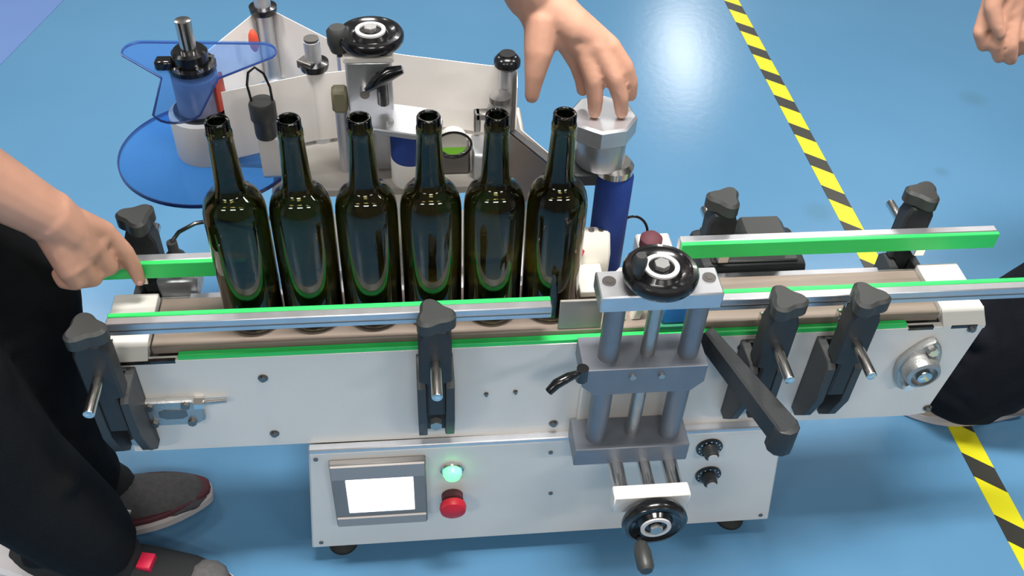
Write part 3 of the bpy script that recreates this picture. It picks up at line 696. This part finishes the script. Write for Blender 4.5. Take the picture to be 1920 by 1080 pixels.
for t_, o_ in (((.171, .100, .774), (-.6, -.6, .4)), ((.2525, .096, .750), (0, -1, .3)), ((.287, .094, .750), (.3, -1, .3)), ((.300, .112, .764), (.8, -.6, .3))): nail(p1, t_, (0, 0, -1), o_, .0048)
tr = MB()
tr.limb([V(-.73, -.02, 1.0), hipc], [.15, .155])
tr.limb([hipL, V(-.63, .06, .70), knL, V(-.545, .045, .33), V(-.550, .045, .15), V(-.545, .045, .105)], [.125, .105, .088, .078, .074, .074]); tr.limb([hipR, V(-.67, -.11, .70), knR, V(-.552, -.095, .33), V(-.496, -.088, .17), V(-.482, -.086, .118)], [.125, .108, .092, .084, .072, .062])
# creases of the cloth
for base_, sgn in ((anL, 1), (anR, 1)):
    for k in range(4): tr.limb([base_+V(-.03, -.042, .05+.05*k), base_+V(.050, -.03, .07+.045*k)], [.022, .020])
raw('trousers', fuse(tr, .006, 4, 'trousers'), MT['trouser'], p1)
sh = MB()
sh.limb([hipc+V(0, 0, .03), V(-.66, -.02, 1.08), V(-.52, -.02, 1.24)], [.160, .150, .152]); sh.limb([shR, V(-.40, -.02, 1.30), shL], [.080, .105, .080])
sh.limb([shR, V(-.585, -.15, 1.10), elR, V(-.487, -.048, .812)], [.08, .064, .058, .058]); sh.limb([shL, V(-.07, .16, 1.18), elL, V(.145, .152, .955)], [.08, .064, .056, .048])
raw('shirt', fuse(sh, .007, 4, 'shirt'), MT['shirt'], p1)
shoe(p1, (-.640, .018), (-.345, .068), 'shoe', 'sole', False, band='maroon')
shoe(p1, (-.640, -.045), (-.285, -.122), 'shoe_blk', 'sole', False, tagcol='redtag', toecap='shoe', heelm='solew')
for pts in ([V(-.560, .045, .17), V(-.552, .047, .085), V(-.500, .055, .062)], [V(-.515, -.085, .17), V(-.505, -.083, .085), V(-.462, -.084, .062)]):
    obj('sock', MB().limb(pts, [.044, .044, .042]), 'shirt', p1)
obj('wrist_band', MB().lathe([(.0315, -.012), (.0345, -.012), (.0345, .012), (.0315, .012)], 32, V(.162, .1505, .913), (wrL-V(.132, .152, .985)), closed=True), 'gloss', p1)

# --- bystander at the right end
b = MB()
hc = V(1.25, .01, .95)
s3, s3l = V(1.22, .21, 1.42), V(1.27, -.20, 1.42); nk = V(1.24, .01, 1.50); h3 = V(1.22, .01, 1.62)
b.limb([hc, V(1.25, .01, 1.15), V(1.24, .01, 1.33)], [.135, .125, .135]); b.limb([s3, V(1.24, .01, 1.42), s3l], [.062, .085, .062]); b.limb([V(1.24, .01, 1.40), nk, h3], [.09, .06, .055])
f3 = V(-1, .05, -.2).normalized(); u3 = (V(0, 0, 1)-f3*f3.z).normalized(); head(b, h3+V(0, 0, .06), 0, u3, f3)
hr, hl = V(1.27, .09, .92), V(1.29, -.09, .92); kr, kl, ar, al = V(1.18, .10, .50), V(1.29, -.11, .50), V(1.08, .17, .09), V(1.27, -.12, .09)
b.limb([hr, V(1.23, .10, .7), kr, V(1.10, .14, .3), ar, V(1.02, .175, .05)], [.095, .075, .055, .052, .036, .035]); b.limb([hl, V(1.29, -.10, .7), kl, V(1.28, -.115, .3), al, V(1.19, -.13, .05)], [.095, .075, .055, .052, .036, .035])
e3 = V(1.115, .375, 1.12); w3 = V(.945, .372, .860)
b.limb([s3, V(1.19, .31, 1.28), e3, V(1.02, .382, 1.0), w3], [.060, .048, .043, .040, .029]); b.limb([s3l, V(1.28, -.25, 1.28), V(1.29, -.26, 1.12), V(1.26, -.25, .99), V(1.22, -.24, .87)], [.060, .048, .043, .038, .029])
k3 = [V(.895, .345, .762), V(.915, .335, .752), V(.935, .335, .750), V(.953, .342, .752)]
f3s = [[k3[0], V(.888, .330, .722), V(.903, .330, .698), V(.916, .338, .694)], [k3[1], V(.914, .318, .708), V(.930, .320, .683), V(.940, .330, .680)], [k3[2], V(.938, .316, .706), V(.950, .318, .680), V(.958, .328, .676)], [k3[3], V(.960, .325, .714), V(.970, .328, .692), V(.975, .336, .688)]]
hand(b, w3, k3, f3s, [V(.925, .352, .838), V(.894, .338, .800), V(.888, .325, .768), V(.900, .314, .742), V(.910, .311, .728)], 1.1)
hand(b, (1.22, -.24, .87), [V(1.180, -0.220, .77), V(1.190, -0.240, .765), V(1.210, -0.255, .765), V(1.230, -0.260, .77)], [[V(1.180, -0.220, .77), V(1.180, -0.215, .72), V(1.190, -0.210, .69)], [V(1.190, -0.240, .765), V(1.195, -0.235, .71), V(1.205, -0.230, .68)], [V(1.210, -0.255, .765), V(1.215, -0.255, .71), V(1.225, -0.250, .68)], [V(1.230, -0.260, .77), V(1.238, -0.265, .72), V(1.245, -0.260, .70)]], [V(1.210, -0.220, .85), V(1.185, -0.205, .81), V(1.180, -0.200, .775), V(1.185, -0.200, .75)], 1.1)
p3 = raw('person', fuse(b, .0035, 5, 'person'), MT['skin'])
tag(p3, 'bystander in dark trousers and tan shoes standing by the hazard tape', 'person')
head_extras(p3, h3+V(0, 0, .06), u3, f3)
tr = MB(); tr.limb([hc+V(0, 0, .06), hc-V(0, 0, .02)], [.15, .155])
tr.limb([hr, V(1.23, .10, .7), kr, V(1.100, .13, .3), V(1.045, .17, .14), V(1.03, .170, .105)], [.125, .108, .098, .102, .108, .10]); tr.limb([hl, V(1.29, -.10, .7), kl, V(1.28, -.115, .3), V(1.27, -.12, .12)], [.125, .105, .09, .085, .085])
for k in range(4): tr.limb([V(.98, .13, .10+.05*k), V(1.08, .10, .10+.05*k)], [.024, .022])
raw('trousers', fuse(tr, .006, 3, 'trousers'), MT['trouser2'], p3)
sh = MB(); sh.limb([hc+V(0, 0, .02), V(1.25, .01, 1.15), V(1.24, .01, 1.33)], [.160, .150, .155]); sh.limb([s3, V(1.24, .01, 1.41), s3l], [.080, .10, .080])
sh.limb([s3, V(1.19, .31, 1.28), e3, V(.985, .378, .935)], [.08, .064, .054, .046]); sh.limb([s3l, V(1.28, -.25, 1.28), V(1.29, -.26, 1.12), V(1.235, -.245, .92)], [.08, .064, .054, .046])
raw('shirt', fuse(sh, .007, 4, 'shirt'), MT['shirt'], p3)
shoe(p3, (1.185, .165), (.925, .185), 'tan', 'sole', False, logo=False)
shoe(p3, (1.36, -.10), (1.09, -.16), 'tan', 'sole', False, logo=False)
